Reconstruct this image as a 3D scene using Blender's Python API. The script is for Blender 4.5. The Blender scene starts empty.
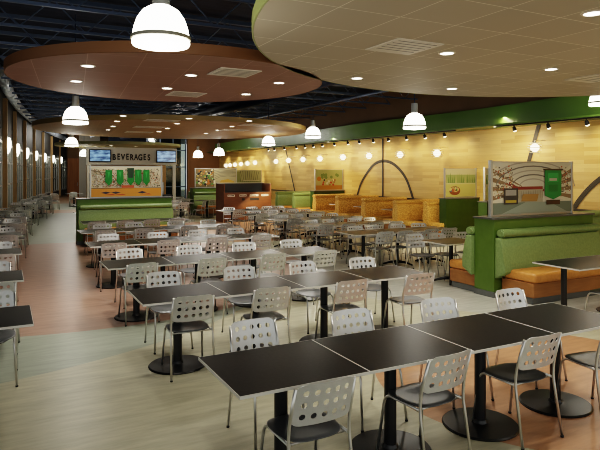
import bpy, bmesh, math, random
from mathutils import Vector, Matrix
random.seed(7)
C = bpy.context.scene.collection
PI = math.pi
A = math.radians(27.5); CA, SA = math.cos(A), math.sin(A)
F = 570.0; HY = 172.0; H = 2.0            # focal length in pixels, horizon row, eye height

# ---------------------------------------------------------------- helpers: survey of the room
def ground(px, py, z):
    """hall position (u across, v along the hall) of a photo point lying at height z"""
    Z = (H - z) * F / (py - HY); X = (px - 300) / F * Z
    return X*CA + Z*SA, -X*SA + Z*CA
def depth(px, Z):
    X = (px - 300) / F * Z
    return X*CA + Z*SA, -X*SA + Z*CA
def wallpt(px, py, u=13.0):
    s = (px - 300)/F; Z = u/(s*CA + SA)
    return Z*(CA - s*SA), 2 + (HY - py)*Z/F

# ---------------------------------------------------------------- materials
MATS = {}
def mat(name, col, rough=.5, metal=0.0, emit=None, es=0, spec=.5, coat=0):
    m = bpy.data.materials.new(name); m.use_nodes = True
    b = m.node_tree.nodes['Principled BSDF']
    b.inputs['Base Color'].default_value = (*col, 1)
    b.inputs['Roughness'].default_value = rough
    b.inputs['Metallic'].default_value = metal
    b.inputs['Specular IOR Level'].default_value = spec
    b.inputs['Coat Weight'].default_value = coat
    if emit:
        b.inputs['Emission Color'].default_value = (*emit, 1); b.inputs['Emission Strength'].default_value = es
    MATS[name] = m
    return m
def noisy(name, c1, c2, scale=(5,5,5), rough=.5, metal=0, detail=4, bump=0, lo=.35, hi=.65, spec=.5):
    m = mat(name, c1, rough, metal, spec=spec)
    nt = m.node_tree; N = nt.nodes; L = nt.links; b = N['Principled BSDF']
    tc = N.new('ShaderNodeTexCoord'); mp = N.new('ShaderNodeMapping'); mp.inputs['Scale'].default_value = scale
    nz = N.new('ShaderNodeTexNoise'); nz.inputs['Scale'].default_value = 1; nz.inputs['Detail'].default_value = detail
    cr = N.new('ShaderNodeValToRGB'); cr.color_ramp.elements[0].position = lo; cr.color_ramp.elements[1].position = hi
    cr.color_ramp.elements[0].color = (*c1,1); cr.color_ramp.elements[1].color = (*c2,1)
    L.new(tc.outputs['Object'], mp.inputs[0]); L.new(mp.outputs[0], nz.inputs['Vector'])
    L.new(nz.outputs['Fac'], cr.inputs[0]); L.new(cr.outputs[0], b.inputs['Base Color'])
    if bump:
        bp = N.new('ShaderNodeBump'); bp.inputs['Strength'].default_value = bump; bp.inputs['Distance'].default_value = .01
        L.new(nz.outputs['Fac'], bp.inputs['Height']); L.new(bp.outputs[0], b.inputs['Normal'])
    return m

silver   = noisy('silver_metal', (.57,.575,.565), (.64,.64,.63), (9,9,9), .40, .55)
chrome   = mat('tube_metal', (.62,.61,.58), .28, .9)
seatgrey = mat('seat_grey', (.115,.12,.125), .33, .35)
foot     = mat('foot_rubber', (.02,.02,.02), .6)
topblack = noisy('table_laminate', (.009,.0085,.008), (.016,.015,.014), (40,40,40), .33, spec=.14)
topedge  = mat('table_edge', (.66,.64,.58), .45, .2)
black    = mat('black_metal', (.010,.010,.010), .32)
alu      = mat('aluminium', (.52,.52,.50), .35, .8)
lightwood= mat('light_wood_edge', (.5,.36,.2), .5)
greenv   = noisy('green_vinyl', (.185,.265,.095), (.225,.31,.12), (30,30,30), .36)
greenp   = noisy('green_panel', (.085,.150,.020), (.098,.168,.026), (6,6,6), .42)
greenshade= noisy('green_panel_shaded', (.030,.064,.008), (.038,.076,.010), (6,6,6), .42)  # panel green with the half walls' shade put into the colour
greenband= noisy('green_soffit', (.10,.19,.035), (.135,.235,.05), (.8,.6,.5), .30)
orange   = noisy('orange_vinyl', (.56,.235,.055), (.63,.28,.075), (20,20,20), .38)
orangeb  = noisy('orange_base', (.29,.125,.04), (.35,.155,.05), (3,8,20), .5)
goldfab  = noisy('gold_fabric', (.46,.22,.035), (.86,.56,.17), (30,30,30), .65, detail=3, lo=.34, hi=.72)
ledgem   = mat('ledge_grey', (.10,.10,.09), .3)
kickm    = mat('kick_grey', (.12,.125,.12), .5)
brownw   = noisy('brown_wall', (.24,.12,.045), (.29,.145,.058), (1.2,1.2,.6), .6)
brownup  = noisy('brown_upper_wall', (.15,.085,.035), (.18,.10,.042), (.8,.8,.5), .7)
darkp    = noisy('dark_panel', (.030,.027,.022), (.045,.04,.032), (1,1,3), .6)
finwood  = noisy('fin_wood', (.42,.27,.12), (.55,.37,.18), (6,6,.7), .5)
doorwood = noisy('door_wood', (.26,.11,.04), (.34,.15,.055), (7,7,.6), .45)
deckm    = noisy('deck_navy', (.010,.016,.040), (.026,.040,.085), (1.5,9,1), .6)
joistm   = mat('joist_steel', (.13,.18,.28), .40, .3)
ductm    = mat('duct_metal', (.66,.73,.82), .38, .35)
duct2    = mat('duct_navy', (.035,.055,.12), .4, .3)
kiosk    = noisy('kiosk_laminate', (.12,.048,.020), (.15,.06,.025), (2,2,9), .4)
charcoal = mat('charcoal', (.035,.037,.040), .4)
signgrey = mat('sign_grey', (.50,.47,.40), .5)
inkblack = mat('ink_black', (.015,.014,.012), .5)
offwhite = mat('off_white', (.65,.62,.53), .5)
tanwall  = mat('tan_wall', (.42,.24,.08), .55)
linem    = mat('court_line_paint', (.040,.032,.024), .5)
lampglow = mat('lamp_glow', (.9,.9,.85), .4, emit=(1,.95,.80), es=6)
globeglow= mat('globe_glow', (.6,.5,.35), .3, emit=(1,.86,.58), es=3.0)
louvre   = mat('lamp_louvre', (.75,.66,.48), .5, emit=(1,.85,.6), es=.12)
sconceglow=mat('sconce_glow', (.9,.9,.85), .4, emit=(1,.94,.78), es=4.5)
downglow = mat('downlight_glow', (.9,.9,.85), .4, emit=(1,.95,.82), es=9)
ventm    = mat('vent_white', (.74,.69,.60), .5)
ventdk   = mat('vent_slot', (.25,.24,.22), .6)
lamprim  = mat('lamp_rim', (.33,.31,.24), .4, .3)
screenm  = None

def glass_mat():
    m = bpy.data.materials.new('window_glass'); m.use_nodes = True
    nt = m.node_tree; N = nt.nodes; L = nt.links
    N.remove(N['Principled BSDF'])
    g = N.new('ShaderNodeBsdfGlossy'); g.inputs['Roughness'].default_value = .06; g.inputs['Color'].default_value = (.8,.85,.82,1)
    t = N.new('ShaderNodeBsdfTransparent'); t.inputs['Color'].default_value = (.55,.60,.57,1)
    fr = N.new('ShaderNodeFresnel'); fr.inputs['IOR'].default_value = 1.7
    mx = N.new('ShaderNodeMixShader')
    L.new(fr.outputs[0], mx.inputs[0]); L.new(t.outputs[0], mx.inputs[1]); L.new(g.outputs[0], mx.inputs[2])
    L.new(mx.outputs[0], N['Material Output'].inputs[0])
    return m
glass = glass_mat()

def math_node(N, L, op, a, b=None, c=None):
    n = N.new('ShaderNodeMath'); n.operation = op
    for i, x in enumerate((a, b, c)):
        if x is None: continue
        if isinstance(x, (int, float)): n.inputs[i].default_value = x
        else: L.new(x, n.inputs[i])
    return n.outputs[0]

def floor_mat():
    m = mat('linoleum', (.4,.4,.3), .36); nt = m.node_tree; N = nt.nodes; L = nt.links; b = N['Principled BSDF']
    tc = N.new('ShaderNodeTexCoord'); sp = N.new('ShaderNodeSeparateXYZ'); L.new(tc.outputs['Object'], sp.inputs[0])
    x, y = sp.outputs[0], sp.outputs[1]
    M = lambda op, a, b=None: math_node(N, L, op, a, b)
    def circ(cx, cy, r):
        dx = M('SUBTRACT', x, cx); dy = M('SUBTRACT', y, cy)
        d = M('SQRT', M('ADD', M('MULTIPLY', dx, dx), M('MULTIPLY', dy, dy)))
        return M('LESS_THAN', d, r)
    def mix(f, c1, c2):
        n = N.new('ShaderNodeMix'); n.data_type = 'RGBA'
        L.new(f, n.inputs[0])
        for i, c in ((6, c1), (7, c2)):
            if isinstance(c, tuple): n.inputs[i].default_value = (*c, 1)
            else: L.new(c, n.inputs[i])
        return n.outputs[2]
    beige, gg, terra, pale = (.44,.41,.285), (.31,.335,.262), (.36,.215,.155), (.42,.41,.35)
    far = M('MULTIPLY', M('LESS_THAN', x, 4.6), M('GREATER_THAN', y, 12.0))
    c = mix(circ(9.5, 9.0, 4.6), beige, pale)
    c = mix(M('MAXIMUM', circ(-1.5, 12.5, 6.58), far), c, gg)
    c = mix(circ(1.2, 12.5, 4.9), c, terra)
    c = mix(circ(4.71, 3.86, 1.65), c, (.43,.225,.12))
    c = mix(circ(7.5, 18.6, 3.6), c, (.40,.22,.12))
    band = M('MULTIPLY', M('GREATER_THAN', y, 30.0), M('LESS_THAN', y, 32.5))
    c = mix(band, c, (.36,.19,.09))
    c = mix(M('GREATER_THAN', y, 39.0), c, (.36,.21,.11))
    mp = N.new('ShaderNodeMapping'); mp.inputs['Scale'].default_value = (1.2, 7, 1); mp.inputs['Rotation'].default_value = (0,0,-.25)
    L.new(tc.outputs['Object'], mp.inputs[0])
    nz = N.new('ShaderNodeTexNoise'); nz.inputs['Scale'].default_value = 1.6; nz.inputs['Detail'].default_value = 7; nz.inputs['Roughness'].default_value = .65
    L.new(mp.outputs[0], nz.inputs['Vector'])
    mr = N.new('ShaderNodeMapRange'); mr.inputs[1].default_value = .25; mr.inputs[2].default_value = .75
    mr.inputs[3].default_value = .72; mr.inputs[4].default_value = 1.2
    L.new(nz.outputs['Fac'], mr.inputs[0])
    vm = N.new('ShaderNodeVectorMath'); vm.operation = 'SCALE'; L.new(c, vm.inputs[0]); L.new(mr.outputs[0], vm.inputs['Scale'])
    L.new(vm.outputs[0], b.inputs['Base Color'])
    return m

def planks_mat():
    m = mat('maple_boards', (.6,.45,.2), .38); nt = m.node_tree; N = nt.nodes; L = nt.links; b = N['Principled BSDF']
    tc = N.new('ShaderNodeTexCoord'); sp = N.new('ShaderNodeSeparateXYZ'); L.new(tc.outputs['Object'], sp.inputs[0])
    cb = N.new('ShaderNodeCombineXYZ'); L.new(sp.outputs[1], cb.inputs[0]); L.new(sp.outputs[2], cb.inputs[1])
    br = N.new('ShaderNodeTexBrick'); L.new(cb.outputs[0], br.inputs['Vector'])
    br.offset = .37; br.inputs['Scale'].default_value = 1; br.inputs['Brick Width'].default_value = 1.35; br.inputs['Row Height'].default_value = .105
    br.inputs['Mortar Size'].default_value = .0012; br.inputs['Bias'].default_value = -.1
    br.inputs['Color1'].default_value = (.67,.45,.165,1); br.inputs['Color2'].default_value = (.49,.29,.085,1); br.inputs['Mortar'].default_value = (.42,.27,.10,1)
    mp = N.new('ShaderNodeMapping'); mp.inputs['Scale'].default_value = (1, 1.5, 22); L.new(tc.outputs['Object'], mp.inputs[0])
    nz = N.new('ShaderNodeTexNoise'); nz.inputs['Scale'].default_value = 1.5; nz.inputs['Detail'].default_value = 5; L.new(mp.outputs[0], nz.inputs['Vector'])
    mr = N.new('ShaderNodeMapRange'); mr.inputs[3].default_value = .85; mr.inputs[4].default_value = 1.12; L.new(nz.outputs['Fac'], mr.inputs[0])
    vm = N.new('ShaderNodeVectorMath'); vm.operation = 'SCALE'; L.new(br.outputs['Color'], vm.inputs[0]); L.new(mr.outputs[0], vm.inputs['Scale'])
    L.new(vm.outputs[0], b.inputs['Base Color'])
    return m

def tile_mat(name, col, line, rot, w=.65, h=.65):
    m = mat(name, col, .7); nt = m.node_tree; N = nt.nodes; L = nt.links; b = N['Principled BSDF']
    tc = N.new('ShaderNodeTexCoord'); mp = N.new('ShaderNodeMapping'); mp.inputs['Rotation'].default_value = (0,0,rot); L.new(tc.outputs['Object'], mp.inputs[0])
    br = N.new('ShaderNodeTexBrick'); L.new(mp.outputs[0], br.inputs['Vector']); br.offset = 0.0
    br.inputs['Scale'].default_value = 1; br.inputs['Brick Width'].default_value = w; br.inputs['Row Height'].default_value = h
    br.inputs['Mortar Size'].default_value = .006
    d = tuple(c*.93 for c in col)
    br.inputs['Color1'].default_value = (*col,1); br.inputs['Color2'].default_value = (*d,1); br.inputs['Mortar'].default_value = (*line,1)
    L.new(br.outputs['Color'], b.inputs['Base Color'])
    return m

def screen_mat():
    m = mat('tv_picture', (.02,.03,.06), .2); nt = m.node_tree; N = nt.nodes; L = nt.links; b = N['Principled BSDF']
    tc = N.new('ShaderNodeTexCoord'); mp = N.new('ShaderNodeMapping'); mp.inputs['Scale'].default_value = (1.2,1,4); L.new(tc.outputs['Object'], mp.inputs[0])
    nz = N.new('ShaderNodeTexNoise'); nz.inputs['Scale'].default_value = 2.2; nz.inputs['Detail'].default_value = 3; L.new(mp.outputs[0], nz.inputs['Vector'])
    cr = N.new('ShaderNodeValToRGB'); cr.color_ramp.elements[0].position = .38; cr.color_ramp.elements[1].position = .68
    cr.color_ramp.elements[0].color = (.02,.06,.16,1); cr.color_ramp.elements[1].color = (.35,.62,.9,1)
    L.new(nz.outputs['Fac'], cr.inputs[0]); L.new(cr.outputs[0], b.inputs['Emission Color']); b.inputs['Emission Strength'].default_value = .5
    return m
floorm = floor_mat(); maple = planks_mat(); screenm = screen_mat()

# ---------------------------------------------------------------- mesh helpers
def obj(name, bm, m, parent=None, loc=None, rz=0, smooth=False):
    me = bpy.data.meshes.new(name); bmesh.ops.recalc_face_normals(bm, faces=bm.faces); bm.to_mesh(me); bm.free()
    for x in (m if isinstance(m, (list, tuple)) else [m]): me.materials.append(x)
    if smooth:
        for p in me.polygons: p.use_smooth = True
        try: me.set_sharp_from_angle(angle=math.radians(40))
        except Exception: pass
    o = bpy.data.objects.new(name, me); C.objects.link(o)
    if parent: o.parent = parent
    if loc is not None: o.location = loc
    o.rotation_euler = (0, 0, rz)
    return o
def tag(o, label, cat, group=None):
    o['label'] = label; o['category'] = cat
    if group: o['group'] = group
    return o
def thing(name, label, cat, loc=(0,0,0), rz=0, group=None):
    o = bpy.data.objects.new(name, None); C.objects.link(o); o.empty_display_size = .1
    o.location = loc; o.rotation_euler = (0,0,rz)
    return tag(o, label, cat, group)
def struct(name, bm, m, parent=None, **k):
    o = obj(name, bm, m, parent, **k)
    if not parent: o['kind'] = 'structure'
    return o
def children(o): return list(o.children)
def dup(root, loc, rz, label, group=None):
    r = root.copy(); C.objects.link(r); r.location = loc; r.rotation_euler = (0,0,rz); r['label'] = label
    if group: r['group'] = group
    for ch in KIDS[root.name]:
        c = ch.copy(); C.objects.link(c); c.parent = r
        for g in KIDS.get(ch.name, []):
            d = g.copy(); C.objects.link(d); d.parent = c
    return r
KIDS = {}
def remember(root):
    bpy.context.view_layer.update()
    KIDS[root.name] = children(root)
    for ch in KIDS[root.name]: KIDS[ch.name] = children(ch)

def add_box(bm, x0, x1, y0, y1, z0, z1, bev=0, seg=2, mi=0):
    t = bmesh.new()
    r = bmesh.ops.create_cube(t, size=1)
    for v in t.verts:
        v.co = Vector(((x0+x1)/2 + v.co.x*(x1-x0), (y0+y1)/2 + v.co.y*(y1-y0), (z0+z1)/2 + v.co.z*(z1-z0)))
    if bev: bmesh.ops.bevel(t, geom=t.edges[:], offset=bev, segments=seg, affect='EDGES', profile=.5)
    merge(bm, t, mi)
    return bm
def merge(bm, t, mi=0):
    vm = {v: bm.verts.new(v.co) for v in t.verts}
    for f in t.faces:
        try:
            g = bm.faces.new([vm[v] for v in f.verts]); g.material_index = mi; g.smooth = f.smooth
        except ValueError: pass
    t.free()
def box(*a, **k): return add_box(bmesh.new(), *a, **k)
def add_tube(bm, pts, r, n=8, caps=True, mi=0):
    pts = [Vector(p) for p in pts]; rings = []; up = None
    for i, p in enumerate(pts):
        if i == 0: d = pts[1]-p
        elif i == len(pts)-1: d = p-pts[i-1]
        else: d = (pts[i+1]-p).normalized() + (p-pts[i-1]).normalized()
        d.normalize()
        if up is None:
            up = d.orthogonal().normalized()
        else:
            up = (up - d*up.dot(d)).normalized()
        s = d.cross(up)
        rr = r[i] if isinstance(r, (list, tuple)) else r
        rings.append([bm.verts.new(p + (up*math.cos(2*PI*k/n) + s*math.sin(2*PI*k/n))*rr) for k in range(n)])
    for a, b in zip(rings, rings[1:]):
        for k in range(n):
            f = bm.faces.new((a[k], a[(k+1)%n], b[(k+1)%n], b[k])); f.smooth = True; f.material_index = mi
    if caps:
        for rg in (rings[0], rings[-1]):
            f = bm.faces.new(rg); f.material_index = mi
    return bm
def tube(pts, r, n=8, **k): return add_tube(bmesh.new(), pts, r, n, **k)
def round_path(pts, rad, n=5):
    pts = [Vector(p) for p in pts]; out = [pts[0]]
    for i in range(1, len(pts)-1):
        p = pts[i]; a = (pts[i-1]-p); b = (pts[i+1]-p)
        r = min(rad, a.length*.45, b.length*.45)
        s = p + a.normalized()*r; e = p + b.normalized()*r
        for k in range(n+1):
            t = k/n; out.append(s*(1-t)**2 + p*2*t*(1-t) + e*t*t)
    out.append(pts[-1]); return out
def add_lathe(bm, prof, n=24, cx=0, cy=0, caps=True, mi=0):
    rings = []
    for r, z in prof:
        if r < 1e-5: rings.append([bm.verts.new((cx,cy,z))])
        else: rings.append([bm.verts.new((cx+r*math.cos(2*PI*k/n), cy+r*math.sin(2*PI*k/n), z)) for k in range(n)])
    for a, b in zip(rings, rings[1:]):
        for k in range(n):
            va = a if len(a) > 1 else None; vb = b if len(b) > 1 else None
            vs = []
            vs += [a[k], a[(k+1)%n]] if va else [a[0]]
            vs += [b[(k+1)%n], b[k]] if vb else [b[0]]
            if len(vs) >= 3:
                f = bm.faces.new(vs); f.material_index = mi
    if caps:
        for rg in (rings[0], rings[-1]):
            if len(rg) > 1:
                f = bm.faces.new(rg); f.material_index = mi
    return bm
def lathe(prof, n=24, **k): return add_lathe(bmesh.new(), prof, n, **k)
def add_prism(bm, poly, axis, a, b, mi=0):
    """poly of 2-D points extruded between a and b along axis ('x','y','z')"""
    def P(p, t):
        return {'x': (t,p[0],p[1]), 'y': (p[0],t,p[1]), 'z': (p[0],p[1],t)}[axis]
    A_ = [bm.verts.new(P(p,a)) for p in poly]; B_ = [bm.verts.new(P(p,b)) for p in poly]
    n = len(poly)
    fs = [bm.faces.new(A_), bm.faces.new(B_[::-1])] + [bm.faces.new((A_[i], A_[(i+1)%n], B_[(i+1)%n], B_[i])) for i in range(n)]
    for f in fs: f.material_index = mi
    return bm

# ================================================================ CHAIR
def backrest_bm():
    """perforated shell, 5 x 3 round holes, rounded corners, curved and tilted"""
    bm = bmesh.new()
    W, Hh, mx, mz = .412, .268, .034, .020
    nc, nr = 5, 3
    cw, chh = (W-2*mx)/nc, (Hh-2*mz)/nr
    R = .0190; n = 16; th = .005; rc = .06
    def place(x, z, side):
        # rounded corners
        ax, bz = abs(x), z
        for top in (0, 1):
            zz = z if top else Hh - z
            if ax > W/2-rc and zz > Hh-rc:
                a = (ax-(W/2-rc))/rc; b = (zz-(Hh-rc))/rc
                a2, b2 = a*math.sqrt(max(0,1-b*b/2)), b*math.sqrt(max(0,1-a*a/2))
                ax = W/2-rc + a2*rc; zz = Hh-rc + b2*rc
                bz = zz if top else Hh - zz
        x2 = math.copysign(ax, x)
        t = bz/Hh
        x2 *= 1.03 - .07*t
        y = -.195 - .075*t - .035*(1-(x2/(W/2))**2)*1.0 + .012*(1-t)*(t)
        y -= side*th
        return Vector((x2, y, (.550 + bz*.965)))
    faces = []
    def key(x, z): return (round(x, 5), round(z, 5))
    def cell(x0, x1, z0, z1, hole):
        cx, cz = (x0+x1)/2, (z0+z1)/2; hx, hz = (x1-x0)/2, (z1-z0)/2
        if not hole:
            faces.append([(x0,z0),(x1,z0),(x1,z1),(x0,z1)]); return
        inn, out = [], []
        for k in range(n):
            a = 2*PI*k/n; c, s = math.cos(a), math.sin(a)
            m = max(abs(c), abs(s)); inn.append((cx+R*c, cz+R*s)); out.append((cx+hx*c/m, cz+hz*s/m))
        for k in range(n):
            faces.append([inn[k], inn[(k+1)%n], out[(k+1)%n], out[k]])
    for i in range(nc):
        for j in range(nr):
            x0 = -W/2+mx+i*cw; z0 = mz+j*chh
            cell(x0, x0+cw, z0, z0+chh, True)
    xs = [-W/2, -W/2+mx/2, -W/2+mx]; xr = [-x for x in reversed(xs)]
    def q(lo, hi): # boundary points of a cell edge as used by the hole cells (tangent spaced)
        c, h = (lo+hi)/2, (hi-lo)/2
        return [c-h, c-h*math.tan(PI/8), c, c+h*math.tan(PI/8), c+h]
    zz = []
    for j in range(nr):
        zz += q(mz+j*chh, mz+(j+1)*chh)[(1 if j else 0):]
    xx = []
    for i in range(nc):
        xx += q(-W/2+mx+i*cw, -W/2+mx+(i+1)*cw)[(1 if i else 0):]
    zlo = [0, mz/2, mz]; zhi = [Hh-mz, Hh-mz/2, Hh]
    for X in (xs, xr):
        for a, b in zip(X, X[1:]):
            for c, d in zip(zz, zz[1:]): faces.append([(a,c),(b,c),(b,d),(a,d)])
            for Zs in (zlo, zhi):
                for c, d in zip(Zs, Zs[1:]): faces.append([(a,c),(b,c),(b,d),(a,d)])
    for Zs in (zlo, zhi):
        for c, d in zip(Zs, Zs[1:]):
            for a, b in zip(xx, xx[1:]): faces.append([(a,c),(b,c),(b,d),(a,d)])
    V = [{}, {}]; cnt = {}
    def gv(s, p):
        k = key(*p)
        if k not in V[s]: V[s][k] = bm.verts.new(place(p[0], p[1], s))
        return V[s][k]
    for f in faces:
        a = [gv(0,p) for p in f]; b = [gv(1,p) for p in f]
        for vs in (a, b[::-1]):
            try: bm.faces.new(vs).smooth = True
            except ValueError: pass
        for p1, p2 in zip(f, f[1:]+f[:1]):
            e = frozenset((key(*p1), key(*p2))); cnt.setdefault(e, []).append((p1,p2))
    for e, l in cnt.items():
        if len(l) == 1 and len(e) == 2:
            p1, p2 = l[0]
            bm.faces.new((gv(0,p1), gv(0,p2), gv(1,p2), gv(1,p1)))
    return bm
def seat_bm():
    bm = bmesh.new(); n = 40; rings = []
    def outline(k):
        a = 2*PI*k/n; c, s = math.cos(a), math.sin(a); p = 3.2
        r = 1/(abs(c)**p + abs(s)**p)**(1/p)
        x, y = r*c, r*s
        return x*(.205 - .012*(y<0)*abs(y)), y*.205
    for layer in (0, 1):
        lay = []
        for sc in (1, .96, .75, .5, .25):
            ring = []
            for k in range(n):
                x, y = outline(k); x *= sc; y *= sc
                z = .448 - .014*(1-sc)**.7 + .010*(y/.2)*0 - (.012*max(0, (y-.12)/.08)**2) + (.004 if layer == 0 else -.006)
                if layer == 0 and sc == 1: z -= .004
                ring.append(bm.verts.new((x, y, z)))
            lay.append(ring)
        cz = .436 + (.002 if layer == 0 else -.008)
        ctr = bm.verts.new((0,0,cz))
        for a, b in zip(lay, lay[1:]):
            for k in range(n): bm.faces.new((a[k], a[(k+1)%n], b[(k+1)%n], b[k])).smooth = True
        for k in range(n): bm.faces.new((lay[-1][k], lay[-1][(k+1)%n], ctr)).smooth = True
        rings.append(lay[0])
    for k in range(n): bm.faces.new((rings[0][k], rings[0][(k+1)%n], rings[1][(k+1)%n], rings[1][k]))
    return bm

chair0 = thing('cafe_chair', 'x', 'chair')
obj('backrest', backrest_bm(), silver, chair0, smooth=True)
obj('seat', seat_bm(), seatgrey, chair0, smooth=True)
for s in (-1, 1):
    rl = tube(round_path([(s*.198,-.264,.79), (s*.205,-.198,.56), (s*.207,-.19,.44), (s*.215,-.262,.012)], .1, 4), .0105, 8)
    o = obj('rear_leg', rl, chrome, chair0)
    obj('foot_cap', tube([(s*.215,-.262,.014), (s*.2155,-.264,0)], .0125, 8), foot, o)
    fl = tube(round_path([(s*.198,-.188,.437), (s*.190,.165,.434), (s*.212,.225,.012)], .07, 5), .0105, 8)
    o = obj('front_leg', fl, chrome, chair0)
    obj('foot_cap', tube([(s*.212,.225,.014), (s*.2122,.2255,0)], .0125, 8), foot, o)
obj('cross_bar', tube([(-.195,-.15,.425), (.195,-.15,.425)], .008, 6), chrome, chair0)
remember(chair0)
_first = [True]
def chair(u, v, rz, label, group):
    if _first[0]:
        _first[0] = False
        chair0.location = (u,v,0); chair0.rotation_euler = (0,0,rz); chair0['label'] = label; chair0['group'] = group
        return chair0
    return dup(chair0, (u,v,0), rz, label, group)
J = lambda a: random.uniform(-a, a)

# ================================================================ TABLES
TW, TD = .874, .766
def table_top(parent, w, d):
    t = obj('table_top', box(-w/2+.004, w/2-.004, -d/2+.004, d/2-.004, .731, .7505), topblack, parent)
    e = bmesh.new()
    g = .0008
    x, y = w/2-g, d/2-g
    add_box(e, -x, x, -y, -y+.004, .732, .7508); add_box(e, -x, x, y-.004, y, .732, .7508)
    add_box(e, -x, -x+.004, -y+.004, y-.004, .732, .7508); add_box(e, x-.004, x, -y+.004, y-.004, .732, .7508)
    obj('edge_band', e, topedge, t)
    return t
table0 = thing('pedestal_table', 'x', 'table')
table_top(table0, TW, TD)
obj('post', lathe([(.044,.012), (.044,.70)], 20), black, table0, smooth=True)
obj('mounting_plate', box(-.2,.2,-.2,.2,.708,.731), black, table0)
obj('base_disc', lathe([(.0,.0), (.292,.0), (.296,.008), (.286,.018), (.06,.026), (.05,.05), (0,.05)], 40, caps=False), black, table0, smooth=True)
remember(table0)
xtable0 = thing('cross_base_table', 'x', 'table')
table_top(xtable0, TW, TD)
obj('post', lathe([(.036,.05), (.036,.70)], 16), black, xtable0, smooth=True)
obj('mounting_plate', box(-.18,.18,-.18,.18,.708,.731), black, xtable0)
for k in range(4):
    a = PI/4 + k*PI/2
    obj('base_prong', tube([(0,0,.085), (.15*math.cos(a), .15*math.sin(a), .07), (.32*math.cos(a), .32*math.sin(a), .018)], [.028,.026,.017], 8), black, xtable0)
remember(xtable0)
_used = {}
def table(kind, u, v, rz, label, group):
    if kind.name not in _used:
        _used[kind.name] = 1
        kind.location = (u,v,0); kind.rotation_euler = (0,0,rz); kind['label'] = label; kind['group'] = group
        return kind
    return dup(kind, (u,v,0), rz, label, group)

ORD = ['leftmost', 'second', 'third', 'rightmost']
ROW = ['front', 'second', 'third', 'fourth', 'fifth']
edges = [2.963, 5.44, 7.65, 10.05, 12.37]
near_c = [[(1.64,2.83),(2.60,2.88),(3.52,2.89),(4.37,2.80)],
          [(1.65,5.36),(2.49,5.37),(3.44,5.33),(4.38,5.30)],
          [(1.62,7.59),(2.58,7.58),(3.50,7.57),(4.36,7.54)], None, None]
far_c = [[(1.79,4.24),(2.66,4.16),(3.60,4.15),(4.56,4.15)],
         [(1.69,6.78),(2.62,6.75),(3.54,6.71),(4.42,6.66)],
         [(1.76,9.10),(2.68,9.08),(3.59,9.02),(4.50,9.02)], None, None]
for r, e in enumerate(edges):
    u0 = 1.165 + (0,0,.03,.12,.24)[r]
    for k in range(4):
        table(table0, u0 + TW*(k+.5), e + TD/2, 0,
              f'black laminate table, {ORD[k]} of four in the {ROW[r]} long row', 'black tables in the five long rows')
    for k in range(4):
        if near_c[r]: nu, nv = near_c[r][k]
        else: nu, nv = u0 + TW*(k+.5) + J(.07), e - .06 + J(.03)
        if far_c[r]: fu, fv = far_c[r][k]
        else: fu, fv = u0 + TW*(k+.5) + .1 + J(.08), e + TD + .58 + J(.05)
        rn, rf = J(.06), J(.10)
        if r == 0: rn = [.02, .10, .02, -.12][k]; rf = [.05, .0, -.06, .03][k]
        chair(nu, nv+.27, rn, f'perforated silver chair seen from behind, {ORD[k]} on near side of {ROW[r]} table row', 'chairs on the near side of the long rows')
        chair(fu, fv-.27, PI + rf, f'perforated silver chair facing the camera, {ORD[k]} on far side of {ROW[r]} table row', 'chairs on the far side of the long rows')
# row before the beverage booth
for k in range(3):
    table(table0, 1.72 + TW*(k+.5), 15.0, 0, f'black laminate table before the central green booth, {["left","middle","right"][k]} of three', 'tables before the central green booth')
for k in range(4):
    chair(2.0 + k*.66, 14.62+.12, J(.06), f'silver chair seen from behind, {ORD[k]} of four before the central green booth', 'chairs before the central green booth')

# left aisle column along the windows
left = [(34,324),(24,280),(22,253.7),(22.4,235.5),(24,224.7),(26.7,218),(31,211.3),(38,205.2),(45,201),(52,198),(59,195.3)]
N_ = ['nearest','second','third','fourth','fifth','sixth','seventh','eighth','ninth','tenth','farthest']
for i, (px, py) in enumerate(left):
    u, v = ground(px, py, .75)
    rz = 0 if i < 6 else -(i-5)*math.radians(1.6)
    cu, cv = u - TW/2*math.cos(rz) , v + TD/2
    if i == 0:
        wt = thing('pedestal_table', 'wider black laminate table at the left edge, nearest of the window column', 'table', (u-.68, cv, 0))
        table_top(wt, 1.36, TD)
        obj('post', lathe([(.044,.012), (.044,.731)], 20), black, wt, smooth=True)
        obj('base_disc', lathe([(.0,.0), (.292,.0), (.296,.008), (.286,.018), (.06,.026), (.05,.05), (0,.05)], 40, caps=False), black, wt, smooth=True)
    else: table(table0, cu, cv, rz, f'black laminate table beside the windows, {N_[i]} of the left column', 'tables beside the windows')
    for side in (0, 1):
        d = Vector((.17 if i < 6 else .0, 0)) ; sgn = -1 if side == 0 else 1
        vv = cv + sgn*(TD/2 + (.08 if side == 0 else .22))
        if i >= 4:
            chair(cu - .26 + J(.03), vv + J(.05), (0 if side == 0 else PI) + rz + J(.1),
                  f'silver chair nearest the glass on {"near" if side == 0 else "far"} side of {N_[i]} table beside the windows', 'chairs beside the windows')
            d = Vector((.24, 0))
        chair(cu + d.x*(.9 if side else 1.1) - (.36 if i == 0 and side == 0 else 0) + J(.04), vv, (0 if side == 0 else PI) + rz + J(.1),
              f'silver chair on {"near" if side == 0 else "far"} side of the {N_[i]} table beside the windows', 'chairs beside the windows')

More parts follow.
